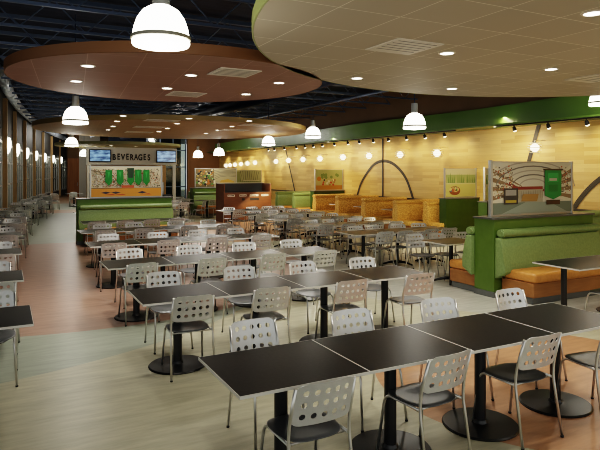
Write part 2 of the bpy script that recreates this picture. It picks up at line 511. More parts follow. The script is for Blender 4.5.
# right-hand mid zone, cross-base tables
table(xtable0, 7.20, 7.90, 0, 'dark table on a crossed black foot beside the big green booth', 'tables on the right-hand side')
for u, v, w in ((6.98,8.43,'left'),(7.45,8.32,'middle'),(8.05,8.30,'right')):
    chair(u, v, PI+J(.15), f'silver chair facing the camera behind the big green booth, {w} of three', 'chairs on the right-hand side')
RN = ['first','second','third','fourth','fifth']
rowv = [9.88, 11.75, 13.55, 15.58, 17.5]
farx = [[6.86,7.36,8.01,8.56],[6.84,7.34,8.02,8.58],[6.79,7.36,7.90,8.44],[6.84,7.44,8.20,8.66],[6.76,7.57,8.16,8.62]]
nearx = [[6.82,7.28,7.99,8.50],[6.52,7.10,7.93,8.46],[6.61,7.20,7.92,8.50],[6.62,7.25,7.85,8.5],[6.66,7.3,7.9,8.5]]
W3 = ['left','middle','right']
for r, v in enumerate(rowv):
    for k in range(3):
        table(xtable0, 6.62 + k*.885, v, 0, f'dark table on a crossed black foot, {W3[k]} of three in {RN[r]} right-hand row', 'tables on the right-hand side')
    for k in range(4):
        chair(nearx[r][k], v - .26 + J(.03), J(.12), f'silver chair seen from behind, {ORD[k]} on near side of {RN[r]} right-hand row', 'chairs on the right-hand side')
        chair(farx[r][k], v + .42 + J(.04), PI + J(.15), f'silver chair facing camera, {ORD[k]} on far side of {RN[r]} right-hand row', 'chairs on the right-hand side')
# booth table at the right edge
bt = thing('booth_table', 'long dark table in front of the big green booth', 'table', (7.30, 5.17, 0))
table_top(bt, 1.56, .74)
for x in (-.60, .5):
    obj('post', lathe([(.04,.012), (.04,.731)], 18), black, bt, loc=(x,0,0), smooth=True)
    obj('base_disc', lathe([(0,0), (.25,0), (.25,.012), (.06,.02), (0,.02)], 32, caps=False), black, bt, loc=(x,0,0), smooth=True)
chair(6.98, 4.72, .12, 'silver chair at the dark table by the big green booth, cut by the right edge', 'chairs at the big green booth')
# small groups farther back
far_tables = [(74.5,213,'beyond the left booth end'), (73.5,205,'well behind the left booth end'),
              (170,203,'behind the central booth'), (174,199.2,'near the dark opening in the back'), (66,193.6,'at the far end of the window aisle')]
for i, (px, py, w) in enumerate(far_tables):
    u, v = ground(px, py, .75)
    u += TW/2
    table(table0, u, v, 0, f'black laminate table {w}', 'tables far back in the hall')
    chair(u-.1, v-TD/2-.10, J(.1), f'silver chair on near side of the table {w}', 'chairs far back in the hall')
    chair(u+.05, v+TD/2+.2, PI+J(.1), f'silver chair on far side of the table {w}', 'chairs far back in the hall')
    if i == 2: chair(u+.72, v-.1, PI/2, f'silver chair at the right end of the table {w}', 'chairs far back in the hall')

table(table0, 8.0, 24.3, 0, 'black laminate table before the far green booth', 'tables far back in the hall')
chair(8.0, 23.75, .1, 'silver chair before the far green booth', 'chairs far back in the hall')

# ================================================================ BOOTHS
def bench(parent, L, sgn, y0, x0, backm, seatm):
    """bench against a panel face at y0, seat extending sgn along y"""
    def yy(a, b): return (min(y0+sgn*a, y0+sgn*b), max(y0+sgn*a, y0+sgn*b))
    a, b = yy(.02, .60); obj('plinth', box(x0+.02, L, a, b, .0, .10), kickm, parent)
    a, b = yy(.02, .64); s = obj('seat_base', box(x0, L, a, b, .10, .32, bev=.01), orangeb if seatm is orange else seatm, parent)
    a, b = yy(.02, .67); obj('seat', box(x0, L, a, b, .32, .47, bev=.045, seg=4), seatm, parent, smooth=True)
    # leaning back with rounded ends
    prof = [(.0,.30),(.21,.42),(.20,.55),(.15,.80),(.12,.955),(.0,.96)]
    bm = bmesh.new()
    add_prism(bm, [(y0+sgn*p, z) for p, z in prof], 'x', x0-.13, L)
    bmesh.ops.bevel(bm, geom=bm.edges[:], offset=.02, segments=3, affect='EDGES', profile=.5)
    obj('backrest', bm, backm, parent, smooth=True)
    n = 14
    roll = [(y0+sgn*(.075+.085*math.cos(2*PI*k/n)), 1.025+.068*math.sin(2*PI*k/n)) for k in range(n)]
    bm = bmesh.new(); add_prism(bm, roll, 'x', x0-.10, L-.02)
    bmesh.ops.bevel(bm, geom=[e for e in bm.edges if abs(e.verts[0].co.x-e.verts[1].co.x) < 1e-6], offset=.02, segments=3, affect='EDGES')
    obj('top_roll', bm, backm, parent, smooth=True)

def booth(u, v, L, label, thick=.5, both=True, z=1.27, x0=.15):
    t = thing('booth', label, 'booth', (u,v,0))
    obj('partition', box(0, L, 0, thick, .09, z-.03, bev=.006), greenp, t)
    obj('kick_board', box(-.004, L-.01, -.004, thick+.004, 0, .09), kickm, t)
    obj('ledge', box(-.02, L+.03, -.02, thick+.02, z-.03, z, bev=.005), ledgem, t)
    bench(t, L, -1, 0, x0, greenv, orange)
    if both: bench(t, L, 1, thick, .05, greenv, orange)
    return t
near_booth = booth(6.90, 6.60, 2.42, 'big double green booth with orange seats at right, nearest the camera', thick=.42)
mid_booth = booth(1.80, 16.70, 2.62, 'central green booth facing the tables below the beverages sign', thick=.30, both=False)
far_booth = booth(7.75, 25.6, 2.3, 'far green booth with orange seat behind the brown cabinet', thick=.45)

def wall_booth(v, label, back, seat, i, u0=11.55, u1=12.88):
    t = thing('wall_booth', label, 'booth', (u0, v, 0)); L = u1-u0
    for sgn in (-1, 1):
        prof = [(.0,.30),(.13,.42),(.15,.60),(.14,.82),(.10,.985),(.0,.99)]
        bm = bmesh.new(); add_prism(bm, [(sgn*p, z) for p, z in prof], 'x', 0, L)
        bmesh.ops.bevel(bm, geom=bm.edges[:], offset=.035, segments=3, affect='EDGES', profile=.5)
        obj('backrest', bm, back, t, smooth=True)
        obj('seat', box(.02, L, min(sgn*.1,sgn*.66), max(sgn*.1,sgn*.66), .33, .47, bev=.04, seg=3), seat, t, smooth=True)
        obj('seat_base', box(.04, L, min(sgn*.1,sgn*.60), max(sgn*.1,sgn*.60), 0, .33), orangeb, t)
    n = 16
    roll = [(.135*math.cos(2*PI*k/n), 1.03+.08*math.sin(2*PI*k/n)) for k in range(n)]
    bm = bmesh.new(); add_prism(bm, roll, 'x', -.02, L)
    bmesh.ops.bevel(bm, geom=[e for e in bm.edges if abs(e.verts[0].co.x-e.verts[1].co.x) < 1e-6], offset=.03, segments=3, affect='EDGES')
    obj('top_roll', bm, back, t, smooth=True)
    return t
O6 = ['nearest','second','third','farthest']
vb = [14.7, 16.5, 18.25, 20.0]
for i in range(4):
    wall_booth(vb[i], f'golden patterned booth along the wood wall, {O6[i]} of four', goldfab, goldfab, i, 11.05)
wall_booth(13.75, 'golden patterned booth half hidden behind the garden poster wall', goldfab, goldfab, 0, 11.5)
for i, w in enumerate(['nearer','farther']):
    wall_booth(21.85 + i*1.7, f'plain green booth beyond the golden booths, {w} of two', greenv, orange, i, 11.05)
wall_booth(8.6, 'green booth by the wood wall behind the big green booth', greenv, orange, 0, 10.9, 12.88)
for i in range(1, 4):
    t = thing('booth_table', f'small table between golden booths, {["","nearest","middle","farthest"][i]} of three', 'table', (12.0, vb[i] - .88, 0), 0, 'tables in the golden booths')
    obj('table_top', box(-.6,.8,-.28,.28,.722,.75), topblack, t); obj('edge_band', box(-.605,-.6,-.285,.285,.722,.7505), topedge, t)
    obj('post', lathe([(.04,0),(.04,.722)], 14), black, t)

# ---------------------------------------------------------------- posters: flat generic scenes
ART = {}
def col(c):
    k = tuple(round(x,3) for x in c)
    if k not in ART: ART[k] = mat('print_%d' % len(ART), k, .35, spec=.3)
    return ART[k]
class Art:
    """flat printed picture, built as stacked thin layers of one mesh (x 0..1, z 0..1)"""
    def __init__(s, w, h): s.bm = bmesh.new(); s.w, s.h = w, h; s.m = []; s.k = 0
    def poly(s, pts, c):
        m = col(c)
        if m not in s.m: s.m.append(m)
        s.k += 1; y = -.0125 - .00004*s.k
        vs = [s.bm.verts.new((x*s.w, y, z*s.h)) for x, z in pts]
        f = s.bm.faces.new(vs); f.material_index = s.m.index(m)
    def rect(s, x0, x1, z0, z1, c): s.poly([(x0,z0),(x1,z0),(x1,z1),(x0,z1)], c)
    def disc(s, x, z, r, c, n=14, sx=1, sz=1): s.poly([(x+r*sx*math.cos(2*PI*k/n)*s.h/s.w, z+r*sz*math.sin(2*PI*k/n)) for k in range(n)], c)
    def band(s, pts, wd, c):
        for (a, b), (d, e) in zip(pts, pts[1:]):
            l = math.hypot((d-a)*s.w, (e-b)*s.h) or 1; nx, nz = -(e-b)*s.h/l*wd/s.w, (d-a)*s.w/l*wd/s.h
            s.poly([(a+nx,b+nz),(a-nx,b-nz),(d-nx,e-nz),(d+nx,e+nz)], c)
def art_arena(a):
    a.rect(0,1,0,1,(.66,.60,.46))
    for k in range(9):       # rising stands on both sides
        c = (.30,.20,.11) if k % 2 else (.74,.66,.48)
        t = k/9
        a.poly([(0,.18+.80*t),(.36,.40+.16*t),(.36,.40+.16*(t+.11)),(0,.18+.80*(t+.11))], c)
        a.poly([(1,.18+.80*t),(.66,.40+.16*t),(.66,.40+.16*(t+.11)),(1,.18+.80*(t+.11))], c)
    for k in range(5):       # roof arches
        r = .16+.085*k
        a.band([(.5+r*1.1*math.cos(PI*q/14), .52+r*math.sin(PI*q/14)) for q in range(15)], .011, (.22,.19,.15) if k%2 else (.46,.40,.31))
    a.rect(.26,.62,.47,.53,(.30,.06,.04)); a.poly([(.22,.62),(.30,.52),(.64,.47),(.64,.43),(.26,.46),(.18,.60)],(.28,.055,.04))
    a.rect(.30,.62,.22,.47,(.47,.41,.29))
    a.rect(0,1,0,.22,(.20,.23,.17)); a.poly([(.1,.0),(.4,.22),(.7,.22),(.95,0)],(.33,.36,.28))
    for k in range(110):
        x = random.choice([random.uniform(.02,.25), random.uniform(.78,.98)]); a.disc(x, random.uniform(.35,.85), .013, random.choice([(.45,.1,.06),(.7,.66,.55),(.12,.1,.07),(.55,.38,.12)]), 6)
    for k in range(160):
        x = random.choice([random.uniform(.01,.24), random.uniform(.79,.97)]); z = random.uniform(.3,.92); q = random.uniform(.008,.02)
        a.poly([(x,z),(x+q,z+.004),(x+q,z+.03),(x,z+.026)], random.choice([(.70,.64,.50),(.32,.20,.10),(.16,.12,.08),(.52,.16,.08),(.6,.5,.3)]))
    for k in range(12): a.band([(.28+.03*k,.45),(.28+.03*k,.30)], .006, (.34,.29,.2))
    # plain colour masses instead of figures
    a.poly([(.64,.86),(.86,.86),(.86,.34),(.75,.26),(.64,.34)],(.035,.27,.07)); a.rect(.68,.82,.62,.80,(.06,.40,.11)); a.rect(.69,.81,.42,.56,(.03,.20,.05))
    a.rect(.62,.88,.85,.88,(.10,.055,.025)); a.rect(.70,.80,.64,.69,(.50,.46,.38)); a.rect(.66,.84,.16,.25,(.09,.05,.025))
    a.poly([(.34,.24),(.36,.38),(.56,.38),(.54,.24)],(.42,.24,.08)); a.rect(.13,.30,.19,.50,(.075,.065,.055)); a.rect(.15,.28,.36,.47,(.36,.33,.28)); a.rect(.15,.28,.22,.27,(.45,.34,.06))
def art_stands(a):
    a.rect(0,1,0,1,(.66,.58,.42))
    for k in range(800):
        a.rect(*(lambda x, z: (x, x+random.uniform(.008,.018), z, z+random.uniform(.015,.04)))(random.uniform(.01,.97), random.uniform(.30,.90)),
               random.choice([(.70,.64,.50),(.10,.08,.05),(.42,.12,.06),(.72,.70,.62),(.18,.20,.11),(.55,.38,.16),(.30,.24,.16)]))
    for x in (.1,.8): a.band([(x-.1,.86),(x,.82),(x+.1,.80)], .012, (.2,.16,.1))
    a.rect(0,1,0,.27,(.66,.29,.055)); a.rect(0,1,.27,.285,(.1,.07,.03))
    for x, c in ((.24,.04),(.40,.03),(.55,.0),(.66,.02),(.78,.03)):      # hanging plain pennants
        a.poly([(x-.045,.92-c),(x+.045,.92-c),(x+.05,.50),(x,.36),(x-.05,.50)], (.03,.24,.045)); a.poly([(x-.018,.86-c),(x+.018,.86-c),(x,.60)], (.06,.40,.09))
    a.poly([(.50,.95),(.60,.95),(.585,.62),(.515,.62)], (.04,.07,.04)); a.rect(.42,.60,.29,.37,(.55,.12,.05))
    for x in (.20,.34,.72): a.poly([(x-.07,.13),(x,.17),(x+.07,.13),(x,.09)], (.06,.05,.07)); a.poly([(x-.04,.06),(x+.1,.09),(x+.14,.05)], (.55,.10,.04))
def art_garden(a):
    a.rect(0,1,0,1,(.46,.43,.24)); a.rect(0,1,.55,.8,(.27,.32,.13)); a.rect(0,1,.8,1,(.52,.48,.31)); a.rect(0,1,0,.45,(.44,.41,.15))
    for k in range(16): a.poly([((k+.0)/16,.5),((k+.5)/16,.5+random.uniform(.2,.4)),((k+1)/16,.5)], random.choice([(.15,.22,.07),(.21,.27,.10),(.33,.34,.15)]))
    a.disc(.30,.22,.22,(.22,.075,.03),20,1.2,.75); a.disc(.30,.27,.17,(.40,.26,.12),20,1.2,.6)
    for k in range(12): a.disc(.3+J(.16),.27+J(.06),.05,random.choice([(.35,.10,.05),(.10,.14,.20),(.55,.45,.2),(.10,.16,.05)]),8)
def art_meadow(a):
    a.rect(0,1,0,1,(.46,.44,.20)); a.rect(0,1,.6,1,(.40,.45,.20)); a.rect(0,1,0,.22,(.50,.24,.05)); a.disc(.12,.55,.12,(.52,.22,.04),14)
    for k in range(10): a.disc(random.uniform(.1,.95), random.uniform(.6,.78), .08, (.18,.28,.09), 10)
    for k in range(14): a.disc(random.uniform(.25,.95), random.uniform(.25,.5), random.uniform(.04,.07), random.choice([(.5,.1,.05),(.06,.05,.04),(.7,.66,.5),(.35,.2,.08)]), 7)
def art_balls(a):
    a.rect(0,1,0,1,(.45,.38,.22)); a.rect(0,.45,0,1,(.20,.15,.07))
    for k in range(90): a.disc(random.uniform(.02,.46), random.uniform(.05,.95), random.uniform(.03,.07), random.choice([(.55,.18,.04),(.03,.03,.03),(.72,.66,.48),(.12,.28,.07),(.62,.42,.12)]), 8)
    for k in range(6): a.band([(.45,.4+.1*k),(.6,.55+.08*k),(.8,.6+.06*k),(1,.55+.08*k)], .012, (.22,.2,.13))
    a.poly([(.55,.1),(.62,.35),(.80,.42),(.95,.3),(.98,.1)],(.52,.32,.06))
def art_sketch(a):
    a.rect(0,1,0,1,(.40,.40,.22)); a.rect(0,1,0,.3,(.26,.30,.12)); a.rect(.04,.3,.3,.9,(.28,.32,.14))
    for k in range(9): a.band([(.3+.07*k,.25),(.33+.07*k,.6+J(.2)),(.30+.08*k,.95)], .012, (.13,.13,.06))
    a.rect(.4,.95,.3,.36,(.55,.52,.36))
def poster(u, v, w, zb, art, label, h=.90, group=None):
    t = thing('poster_screen', label, 'poster', (u, v, zb), 0, group)
    for x in (-.022, w+.022): obj('post', box(x-.022, x+.022, -.03, .03, 0, h+.02, bev=.004), alu, t)
    obj('top_rail', box(0, w, -.014, .014, h-.012, h+.006), alu, t); obj('bottom_rail', box(0, w, -.014, .014, 0, .03), alu, t)
    p = obj('panel', box(0, w, -.010, .010, .03, h-.012), offwhite, t)
    a = Art(w, h-.045); art(a)
    o = obj('print', a.bm, a.m, p, loc=(0,0,.031))
    for pl in o.data.polygons: pass
    return t
poster(7.06, 6.80, 1.92, 1.27, art_arena, 'wide framed poster of an arena hall on the big green booth')
poster(2.18, 16.85, 1.95, 1.27, art_stands, 'wide framed poster with orange floor on the central green booth')
poster(7.95, 25.82, 2.0, 1.27, art_balls, 'framed poster of coloured balls on the far green booth')
def half_wall(u, v, L, label, z=1.22, th=.3):
    t = thing('half_wall', label, 'partition', (u,v,0))
    obj('panel', box(0, L, 0, th, .08, z-.03), greenshade, t); obj('kick_board', box(-.004, L, -.004, th+.004, 0, .08), kickm, t)
    obj('ledge', box(-.02, L, -.02, th+.02, z-.03, z, bev=.004), ledgem, t)
half_wall(11.66, 13.00, 1.32, 'shade-darkened green half wall carrying the garden poster'); poster(11.76, 13.15, 1.20, 1.22, art_garden, 'garden poster with brown bowl against the wood wall', .88)
half_wall(11.35, 11.10, 1.6, 'shade-darkened green half wall just behind the big booth poster'); poster(11.45, 11.25, 1.33, 1.22, art_garden, 'garden poster mostly hidden behind the arena poster', .88)
vq = 20.75
half_wall(11.45, vq, 1.5, 'green half wall between golden and green booths'); poster(11.62, vq+.15, 1.30, 1.22, art_meadow, 'yellow meadow poster above the golden booths', .88)
half_wall(10.9, 29.2, 2.0, 'far green half wall behind the cabinet'); poster(11.05, 29.35, 1.75, 1.22, art_sketch, 'pale green sketch poster beyond the brown cabinet', .88)
half_wall(11.6, 34.0, 1.3, 'farthest green half wall by the wood wall'); poster(11.75, 34.15, 1.05, 1.22, art_sketch, 'narrow pale poster farthest along the wood wall', .88)

# ================================================================ WASTE CABINET
kc = thing('waste_cabinet', 'long brown waste cabinet with dark tray recess', 'cabinet', (7.71, 21.3, 0))
L_, D_, Hc = 2.05, .95, 1.53
obj('side_panel', box(0, .05, 0, D_, 0, Hc, bev=.004), kiosk, kc); obj('side_panel', box(L_-.05, L_, 0, D_, 0, Hc, bev=.004), kiosk, kc)
obj('front_panel', box(.05, L_-.05, .02, .06, .08, 1.18), kiosk, kc); obj('plinth', box(.05, L_-.05, .06, .1, 0, .08), kickm, kc)
obj('tray_recess', box(.05, L_-.05, .06, .9, 1.18, 1.20), charcoal, kc); obj('back_panel', box(.05, L_-.05, .85, .9, .0, Hc), charcoal, kc)
obj('top_trim', box(-.01, L_+.01, .80, D_+.01, Hc, Hc+.03), alu, kc)
for i, x in enumerate((.16,.66,1.10,1.62)):
    p = obj('sign_plate', box(x, x+.30+(.08 if i == 2 else 0), .012, .02, 1.02, 1.10), offwhite, kc)
    m = bmesh.new()
    for q in range(5): add_box(m, x+.03+.05*q, x+.065+.05*q, .0095, .0122, 1.04, 1.08)
    obj('lettering', m, inkblack if i in (0,3) else kiosk, p)
for x0, x1 in ((.76,.88),(1.12,1.50)): obj('slot', box(x0, x1, .008, .021, .86, .95), inkblack, kc)

# ================================================================ BEVERAGE COUNTER
bc = thing('beverage_counter', 'beverage counter under a grey header sign', 'counter', (3.1, 25.4, 0))
obj('header_board', box(0, 3.85, 0, .18, 2.31, 3.06, bev=.01), signgrey, bc)
for x in (.04, 3.68): obj('post', box(x, x+.13, .02, .16, 0, 2.31), offwhite, bc)
obj('back_panel', box(.17, 3.68, 1.3, 1.36, 0, 2.31), tanwall, bc)
obj('counter_body', box(.2, 3.65, .1, .7, 0, .92), kiosk, bc); obj('counter_top', box(.17, 3.68, .04, .75, .92, .97), charcoal, bc)
obj('dispenser', box(.5, .95, .3, .65, .97, 1.55, bev=.03), alu, bc); obj('dispenser', box(2.9, 3.35, .3, .65, .97, 1.55, bev=.03), alu, bc)
sign = thing('beverages_sign', 'black letters spelling BEVERAGES on the grey header', 'sign', (3.1+.96, 25.392, 2.52))
word = 'BEVERAGES'
for i, ch in enumerate(word):
    cu = bpy.data.curves.new('t', 'FONT'); cu.body = ch; cu.size = .36; cu.extrude = .008; cu.offset = .012; cu.align_x = 'CENTER'
    to = bpy.data.objects.new('t', cu); C.objects.link(to); bpy.context.view_layer.update()
    me = bpy.data.meshes.new_from_object(to.evaluated_get(bpy.context.evaluated_depsgraph_get()))
    bpy.data.objects.remove(to); me.materials.append(inkblack)
    lo = bpy.data.objects.new('letter', me); C.objects.link(lo); lo.parent = sign
    lo.location = (.16 + i*.185, 0, .02*(i % 2)); lo.rotation_euler = (PI/2, 0, 0); lo.scale = (.62 if i % 2 else .70, 1, 1)
for x, w in ((.10,'left'), (2.92,'right')):
    t = thing('television', f'flat television with blue picture at {w} end of header sign', 'television', (3.1+x, 25.32, 2.42), 0, 'televisions on the header sign')
    obj('housing', box(0, .88, 0, .07, 0, .54, bev=.008), inkblack, t); obj('screen', box(.035, .845, -.004, 0, .045, .505), screenm, t)

# ================================================================ CEILING DISCS
ZC = 3.40
def disc(cx, cz, r, label, tilecol, line, rimcol, rot, rim=.135, tw=.65):
    u, v = cx*CA + cz*SA, -cx*SA + cz*CA
    t = thing('ceiling_disc', label, 'ceiling panel', (u, v, ZC))
    bm = bmesh.new(); bmesh.ops.create_circle(bm, cap_ends=True, segments=96, radius=r-.02)
    o = obj('tile_field', bm, tile_mat('tiles_%s' % label[:5], tilecol, line, rot, tw, tw), t)
    rm = mat('rim_%s' % label[:5], rimcol, .5)
    bm = lathe([(r-.02,.0), (r-.01,-.004), (r,.0), (r,rim), (r-.03,rim), (r-.03,.02)], 96, caps=False)
    obj('rim', bm, rm, t, smooth=True)
    bm = bmesh.new(); bmesh.ops.create_circle(bm, cap_ends=True, segments=96, radius=r-.03)
    for w in bm.verts: w.co.z = rim-.01
    obj('top_skin', bm, deckm, t)
    return (u, v, r)
d1 = disc(4.09, 6.07, 4.59, 'beige tiled ceiling disc with green rim, nearest at top right', (.54,.475,.37), (.80,.74,.62), (.27,.30,.11), 0)
d2 = disc(-2.02, 9.02, 2.37, 'reddish brown tiled ceiling disc at upper left', (.40,.235,.18), (.50,.32,.25), (.19,.085,.03), .1)
d3 = disc(-4.29, 19.67, 4.5, 'tan ceiling disc beyond the reddish brown one', (.36,.235,.11), (.40,.27,.13), (.33,.23,.085), .1)
d4 = disc(-9.98, 31.5, 3.3, 'small olive ceiling disc above the beverages sign', (.30,.26,.12), (.34,.29,.15), (.26,.25,.11), .1)
LIGHTS = []
def lamp(kind, name, loc, power, colr=(1,.955,.87), size=.1, spot=None, blend=.7, rot=None):
    l = bpy.data.lights.new(name, kind); l.energy = power; l.color = colr
    if kind == 'SPOT': l.spot_size = spot; l.spot_blend = blend; l.shadow_soft_size = size
    elif kind == 'POINT': l.shadow_soft_size = size
    o = bpy.data.objects.new(name, l); C.objects.link(o); o.location = loc
    if rot is not None: o.rotation_euler = rot
    return o
def downlights(pts, where, power, group, names=None):
    pts = sorted(pts)
    words = ['leftmost','second from left','third from left','fourth from left','fifth from left','sixth from left','seventh from left','eighth from left','ninth from left','tenth from left','eleventh from left','twelfth from left','thirteenth from left','fourteenth from left']
    for i, (px, py) in enumerate(pts):
        u, v = ground(px, py, ZC)
        w = words[i] if i < len(pts)-1 else 'rightmost'
        t = thing('downlight', f'round recessed downlight, {w} in the {where}', 'ceiling light', (u, v, ZC), 0, group)
        obj('trim_ring', lathe([(.075,-.002), (.078,-.010), (.098,-.006), (.100,-.001)], 24, caps=False), ventm, t, smooth=True)
        obj('lens', lathe([(0,-.004), (.076,-.004)], 24, caps=False), downglow, t)
        lamp('SPOT', 'downlight_beam', (u, v, ZC-.03), power, size=.07, spot=math.radians(125), blend=.8)
downlights([(593,13),(447,53),(452,88.5),(551,69),(357,78)], 'beige ceiling disc', 62, 'downlights in the beige disc')
downlights([(88,65.7),(76,81),(167,88),(191,75),(279,82.7),(246,94)], 'reddish brown ceiling disc', 62, 'downlights in the brown disc')
downlights([(123,115.7),(117,121),(113,126),(108,129.7),(189,118.3),(177,123.5),(167.5,128),(159,131.5),(249,120.7),(232,126.5),(218,130),(206,133.5)], 'tan ceiling disc', 50, 'downlights in the tan disc')
downlights([(111,145.5),(136,146.5),(95,146)], 'small olive ceiling disc', 50, 'downlights in the olive disc')
for px, Z in ((74,42),(95,40),(180,34),(205,32),(60,36)):
    u, v = depth(px, Z); lamp('POINT', 'far_hall_fill', (u, v, 4.4), 45, size=.2)  # added fill lights, no fixture, to brighten the far end
# unseen spots added without fixtures in the beige disc, mostly beyond the view
for (u, v) in ((3.2,3.0),(5.6,1.6),(4.3,4.8)):
    lamp('SPOT', 'downlight_beam', (u, v, ZC-.03), 58, size=.07, spot=math.radians(125), blend=.8)
def vent(px, py, w, d, label, rz=0):
    u, v = ground(px, py, ZC)
    t = thing('ceiling_vent', label, 'air vent', (u, v, ZC), rz, 'air vents in the ceiling discs')
    obj('frame', box(-w/2, w/2, -d/2, d/2, -.012, .0, bev=.003), ventm, t)
    m = bmesh.new()
    for k in range(5): add_box(m, -w/2+.05, w/2-.05, -d/2+.06+k*(d-.12)/5, -d/2+.075+k*(d-.12)/5, -.014, -.0115)
    obj('slats', m, ventdk, t)
vent(404,46.5,.62,.62,'square white air vent in the beige disc, left one'); vent(596,78,.62,.62,'white air vent in the beige disc, cut by right edge')
vent(234,72.3,.6,.6,'pale air vent at right of the reddish brown disc'); vent(186,94,.6,.6,'pale air vent near far edge of the reddish brown disc')
vent(161.7,120.5,.9,.6,'air vent in the tan disc, nearest on left'); vent(149,127,.9,.6,'air vent in the tan disc, middle on left'); vent(139,132,.9,.6,'air vent in the tan disc, farthest on left')
vent(255,125,.9,.6,'air vent in the tan disc, nearest on right'); vent(234,130,.9,.6,'air vent in the tan disc, farther on right')

# ================================================================ DOME PENDANTS
pend0 = thing('dome_pendant', 'x', 'lamp')
R0 = .25
prof = [(.075,.345),(.10,.335),(.155,.30),(.20,.235),(.228,.155),(.243,.07)]
obj('shade', lathe(prof, 36, caps=False), lampglow, pend0, smooth=True)
obj('rim', lathe([(.243,.082),(.255,.078),(.255,.050),(.243,.046)], 36, caps=False), lamprim, pend0, smooth=True)
obj('diffuser', lathe([(.243,.05),(.247,.02),(.235,.0),(.12,-.012),(0,-.015)], 36, caps=False), lampglow, pend0, smooth=True)
obj('cap', lathe([(.0,.56),(.066,.56),(.070,.50),(.072,.38),(.080,.345),(0,.345)], 24, caps=False), alu, pend0, smooth=True)
obj('stem', lathe([(.011,.56),(.011,2.2)], 10), duct2, pend0)
remember(pend0)
plist = [(161,49,58,'large dome pendant nearest the camera at top left'), (75.5,125,25,'dome pendant below the reddish brown disc at left'), (71.5,147.5,13,'small far dome pendant at left, nearer of two by the windows'),
         (84,157,9,'tiny farthest dome pendant left of the beverages sign'), (414.5,130,23,'dome pendant before the green band right of centre'), (601,106.5,23,'dome pendant cut by the right edge'),
         (313,139,16,'dome pendant before the green band near the centre'), (268.5,146.5,13.5,'dome pendant below the right end of the tan disc'),
         (219,156.5,11,'far dome pendant before the brown wall, right of two'), (198,158.5,10,'far dome pendant before the brown wall, left of two')]
for i, (px, py, w, lab) in enumerate(plist):
    Z = .5*F/w; u, v = depth(px, Z); z = 2 + (HY-py+(3 if i == 0 else 1))*Z/F
    if i == 0:
        pend0.location = (u,v,z); pend0['label'] = lab; pend0['group'] = 'dome pendants'
    else: dup(pend0, (u,v,z), 0, lab, 'dome pendants')
    lamp('POINT', 'pendant_bulb', (u, v, z-.12), 16 if Z < 15 else 30, size=.2)

# ================================================================ RIGHT WALL
def strip(bm, pts, w, u=12.985):
    for (v0,z0),(v1,z1) in zip(pts, pts[1:]):
        l = math.hypot(v1-v0, z1-z0); nv, nz = -(z1-z0)/l*w/2, (v1-v0)/l*w/2
        vs = [bm.verts.new((u, v0+nv, z0+nz)), bm.verts.new((u, v1+nv, z1+nz)), bm.verts.new((u, v1-nv, z1-nz)), bm.verts.new((u, v0-nv, z0-nz))]
        bm.faces.new(vs)
ZB = 3.29
wr = struct('wall_right', box(13.0, 13.2, -2, 38.5, 0, 3.9), maple)
struct('wall_upper_right', box(13.0, 13.2, -2, 38.5, 3.9, 5.2), brownup)
lines = bmesh.new()
def smooth_pts(P, n=8):
    out = []
    for i in range(len(P)-1):
        p0 = P[max(i-1,0)]; p1 = P[i]; p2 = P[i+1]; p3 = P[min(i+2,len(P)-1)]
        for k in range(n):
            t = k/n
            out.append(tuple(.5*((2*p1[c]) + (-p0[c]+p2[c])*t + (2*p0[c]-5*p1[c]+4*p2[c]-p3[c])*t*t + (-p0[c]+3*p1[c]-3*p2[c]+p3[c])*t**3) for c in (0,1)))
    out.append(P[-1]); return out
arch = [wallpt(x,y) for x, y in ((357.5,196),(361,184),(368,172),(375,164),(383,161),(391,162.5),(399,168.5),(407,180),(413.5,199))]
strip(lines, smooth_pts(arch), .115)
va = wallpt(383,160)[0]; strip(lines, [(va, 1.0), (va, 3.4)], .10)
strip(lines, [wallpt(286,150), wallpt(295,191)], .10); strip(lines, [wallpt(541,118), wallpt(529,162), wallpt(521,190)], .13)
strip(lines, smooth_pts([wallpt(x,y) for x, y in ((571,214),(579,201),(590,188),(602,178),(616,170),(632,167))]), .13)
obj('court_lines', lines, linem, wr)
t_ = struct('trim_1', box(12.93, 13.0, -2, 38.5, 1.0, 1.06), linem)
# green band, gently waved
bm = bmesh.new(); n = 80
def band_u(v): return 12.55 + .16*math.sin(v*.55+.6)
prev = None
for k in range(n+1):
    v = -2 + 40.5*k/n; u = band_u(v)
    cur = [bm.verts.new(p) for p in ((u,v,ZB),(u,v,3.9),(13.0,v,3.9),(13.0,v,ZB))]
    if prev:
        for q in range(4): bm.faces.new((prev[q], prev[(q+1)%4], cur[(q+1)%4], cur[q])).smooth = False
    else: bm.faces.new(cur)
    prev = cur
bm.faces.new(prev)
struct('trim_2', bm, greenband)
# track heads
heads = [(586.5,122.7),(548,125.7),(514,128.5),(444,134.2),(424.5,136),(406,137.5),(388,139.2),(373,140.8),(359,142.3),(347.5,143.4),(334,144.6),(322,145.8),(313,146.7),(304.5,147.3),(296,148),(284,149.2),(274,150),(268,150.5)]
OW = ['first','second','third','fourth','fifth','sixth','seventh','eighth','ninth','tenth','eleventh','twelfth','thirteenth','fourteenth','fifteenth','sixteenth','seventeenth','eighteenth']
th0 = thing('track_spotlight', 'x', 'spotlight')
obj('mount', lathe([(.018,0),(.018,-.07),(.012,-.09)], 10), inkblack, th0)
c_ = bmesh.new(); add_tube(c_, [(-.01,0,-.07),(.012,0,-.12),(.03,0,-.165)], [.034,.050,.056], 14); hd = obj('can', c_, inkblack, th0)
obj('bulb', tube([(.029,0,-.163),(.038,0,-.185),(.044,0,-.202)], [.050,.046,.02], 14), globeglow, hd)
remember(th0)
hv = []
